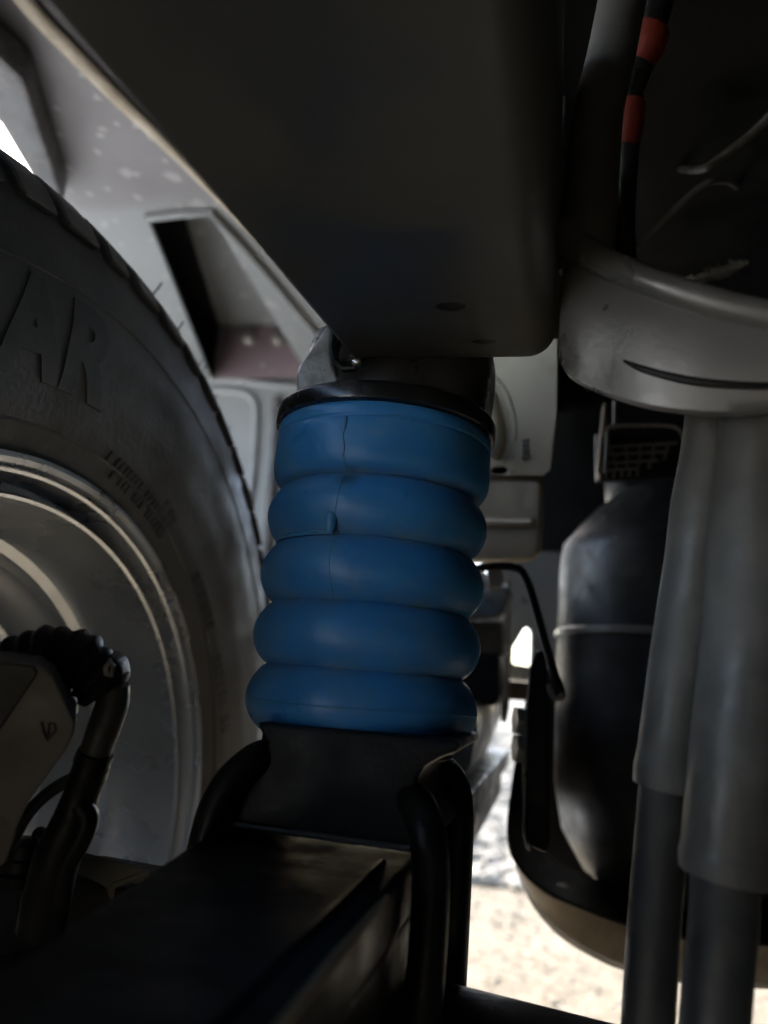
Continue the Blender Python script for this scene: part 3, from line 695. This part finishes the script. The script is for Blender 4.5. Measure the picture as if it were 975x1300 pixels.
obj('panel_foot', prismY([(636,862),(690,866),(688,892),(640,888)], .82, .02, .003), M['beigedark'], gp)
rk = obj('sill_moulding', loft([[PY(a,b,y) for a,b in q] for y,q in ((.60,((560,912),(600,890),(606,925),(597,972),(575,1000),(560,1000))),(.75,((575,905),(622,882),(632,892),(628,925),(606,985),(585,998))),(.95,((585,900),(632,882),(641,886),(638,905),(624,940),(600,960))))]), M['castgrey'], None, 'pale curved sill moulding behind the base of the blue spring', 'moulding')

# ------------------------------------------------------------------ tank, grille, cables at upper right
tk = root('fuel_tank', PY(900,1200,.85), 'large black fuel tank filling the dark right background', 'tank')
obj('tank_shell', prismY([(704,-200),(1400,-200),(1400,1300),(985,1268),(900,1256),(800,1200),(786,700),(770,600),(704,590)], .85, .6, .03, 4), M['tank'], tk)
obj('tank_light_block', box(V(.42,-1.29,.22), V(.95,.84,.90), .03, 4), M['tank'], tk)  # added out of view to block light from the right
obj('tank_seam', tube([PY(a,b,.848) for a,b in ((826,92),(900,91),(1100,97))], .0045, seg=10), M['pipe'], tk)
obj('heat_shield', prismY([(660,520),(760,520),(770,640),(735,700),(660,700)], .78, .01, .004), M['tank'], tk)
gl = root('lattice_guard', PY(820,600,.57), 'black lattice guard with brick pattern holes above the canister', 'guard')
GY = .57
obj('top_frame', sptube([PY(a,b,GY) for a,b in ((768,600),(771,565),(773,543),(800,540),(845,540),(862,545),(869,558))], .0016, 6, seg=10), M['steeldull'], gl)
obj('side_post', prismY([(757,600),(766,510),(772,510),(770,560),(764,604)], GY, .02, .002), M['beigedark'], gl)
obj('upper_post', prismY([(779,505),(782,505),(782,540),(779,540)], GY+.01, .01, .0005), M['steeldull'], gl)
obj('back_panel', prismY([(756,548),(872,548),(872,606),(756,610)], GY+.02, .01, .002), M['tank'], gl)
rows = [((772,567),(860,562)),((768,577),(848,573)),((764,588),(835,584)),((762,597),(812,594))]
for i, (a, b_) in enumerate(rows):
    obj('lattice_bar', tube([PY(*a,GY+.002), PY(*b_,GY+.002)], .0014, seg=6), M['plastic'], gl)
    for k in range(5):
        t_ = (k+.5*(i % 2)+.35)/5
        if t_ > .98: continue
        q = (a[0]+(b_[0]-a[0])*t_, a[1]+(b_[1]-a[1])*t_)
        obj('lattice_web', tube([PY(q[0],q[1],GY+.002), PY(q[0]-2,q[1]+10,GY+.002)], .0014, seg=6), M['plastic'], gl)
oc = root('orange_banded_cable', P(800,200,.45), 'black cable with two orange bands in the dark upper right', 'cable')
D = .40
obj('cable_core', sptube([P(a,b,D) for a,b in ((875,-140),(850,-60),(832,0),(818,60),(802,110),(796,160),(792,220),(790,300),(800,430))], [.0102,.0102,.0102,.0085,.0072,.0077,.0072,.0068,.0068], 8, seg=18), M['blackgloss'], oc)
obj('orange_band', sptube([P(a,b,D) for a,b in ((822,42),(816,62),(808,84))], [.0117,.0112,.0083], 8, seg=20), M['orange'], oc)
obj('orange_band', sptube([P(a,b,D) for a,b in ((797,133),(795,160),(792,189))], [.0092,.0092,.0078], 8, seg=20), M['orange'], oc)
obj('metal_line', sptube([P(*a) for a in ((1000,122,.48),(960,165,.48),(915,200,.48),(890,215,.48),(862,214,.56),(825,205,.72),(780,190,1.0))], [.0028,.0028,.0026,.0024,.0022,.002,.002], 8, seg=10), M['steeldull'], None, 'upper grey metal pipe slanting across the dark upper right', 'pipe')
obj('metal_line', sptube([P(*a) for a in ((770,340,.48),(812,308,.48),(850,272,.48),(885,240,.48),(912,229,.49),(935,236,.56),(950,260,.75),(960,280,1.0))], [.0022,.0022,.0019,.0019,.0022,.002,.002,.002], 8, seg=10), M['steeldull'], None, 'lower thin grey pipe with bent end above the grey collar', 'pipe')
obj('bent_tab', prismD([(868,352),(890,340),(930,326),(952,325),(953,334),(920,345),(885,354)], .48, (0,.01,0), .002), M['bare'], None, 'small pale bent metal tab above the grey collar', 'tab')

# ------------------------------------------------------------------ collar and hoses (close, right)
co = root('collar_arm', P(760,480,.28), 'big blurred grey collar arm at the right edge', 'arm')
topc = spline([P(*a) for a in ((716,300,.300),(735,318,.292),(775,342,.282),(850,372,.268),(930,396,.258),(1040,415,.25),(1200,425,.245))], 8)
botc2 = spline([P(*a) for a in ((708,448,.300),(720,474,.292),(765,496,.282),(830,514,.268),(920,522,.258),(1040,512,.25),(1200,502,.245))], 8)
bk = V(.012,.030,0)
def csec(tp, bt):
    s = []
    for k in range(9):
        t_ = k/8; bulge = .0022*math.sin(math.pi*t_)
        s.append(tp*(1-t_)+bt*t_-FW*bulge)
    n_ = bt-tp
    s += [bt+bk*.15+V(0,0,-.0005), bt+bk*.5+V(0,0,.004), bt+bk+V(0,0,.012), tp+bk, tp+bk*.3+V(0,0,.001)]
    return s
obj('collar_band', loft([csec(a,b_) for a,b_ in zip(topc,botc2)]), M['castgrey'], co, ang=60)
obj('top_lip', tube([p+V(0,-.001,.001) for p in topc], [np.interp(i,[0,10,40],[.0065,.0058,.005]) for i in range(len(topc))], seg=16), M['castgrey'], co)
obj('groove', sptube([P(*a) for a in ((792,458,.2738),(815,468,.2697),(850,478,.2645),(895,486,.2590),(960,490,.2535),(1010,488,.2503))], [.0005,.0013,.0016,.0016,.0014,.0010], 6, seg=8), M['tank'], co)
obj('upright', sptube([P(*a) for a in ((742,345,.305),(745,290,.305),(752,220,.31),(760,140,.315),(778,60,.325),(800,-60,.34),(818,-180,.385))], [.0105,.0118,.0110,.0105,.0105,.0105,.0105], 8, seg=24), M['hosegrey'], co)
obj('end_cheek', loft([[topc[0]+V(-.0002,0,.0)*0+d for d in (V(0,0,0),)]*1+[topc[4], botc2[4], botc2[0]] for _ in (0,)]*1+[[p+bk for p in (topc[0], topc[4], botc2[4], botc2[0])]]), M['hosegrey'], co)
for i, (sl_, sr, pp_, pr2, lab) in enumerate((
    ([(910,505,.300),(902,580,.296),(894,640,.292),(884,720,.288),(868,830,.284),(846,1000,.278)], [.0112,.0116,.0124,.0121,.0122,.0121],
     [(846,985,.278),(838,1080,.276),(830,1180,.274),(820,1340,.272)], .0095, 'slimmer grey sleeved pipe nearest the black canister'),
    ([(968,480,.282),(964,580,.276),(957,700,.268),(948,820,.260),(934,960,.252),(920,1112,.246)], [.0140,.0152,.0158,.0152,.0150,.0144],
     [(921,1095,.246),(917,1180,.244),(910,1260,.242),(902,1360,.240)], .0108, 'thicker grey sleeved pipe at the right edge below the collar'))):
    hr = root('sleeved_pipe', P(*pp_[-1]), lab, 'pipe', 'grey sleeved pipes below the collar')
    pts = spline([P(*a) for a in sl_], 8); rads = list(np.interp(np.linspace(0,len(sr)-1,len(pts)), range(len(sr)), sr))
    rads[-1] *= .93; rads[-2] *= 1.0
    obj('sleeve', tube(pts, rads, seg=28), M['hosegrey'], hr)
    obj('sleeve_rim', tube([pts[-3], pts[-2], pts[-1]], [sr[-1]*1.0,sr[-1]*1.05,sr[-1]*1.0], seg=28), M['hosegrey'], hr)
    obj('inner_pipe', sptube([P(*a) for a in pp_], pr2, 8, seg=24), M['pipe'], hr)
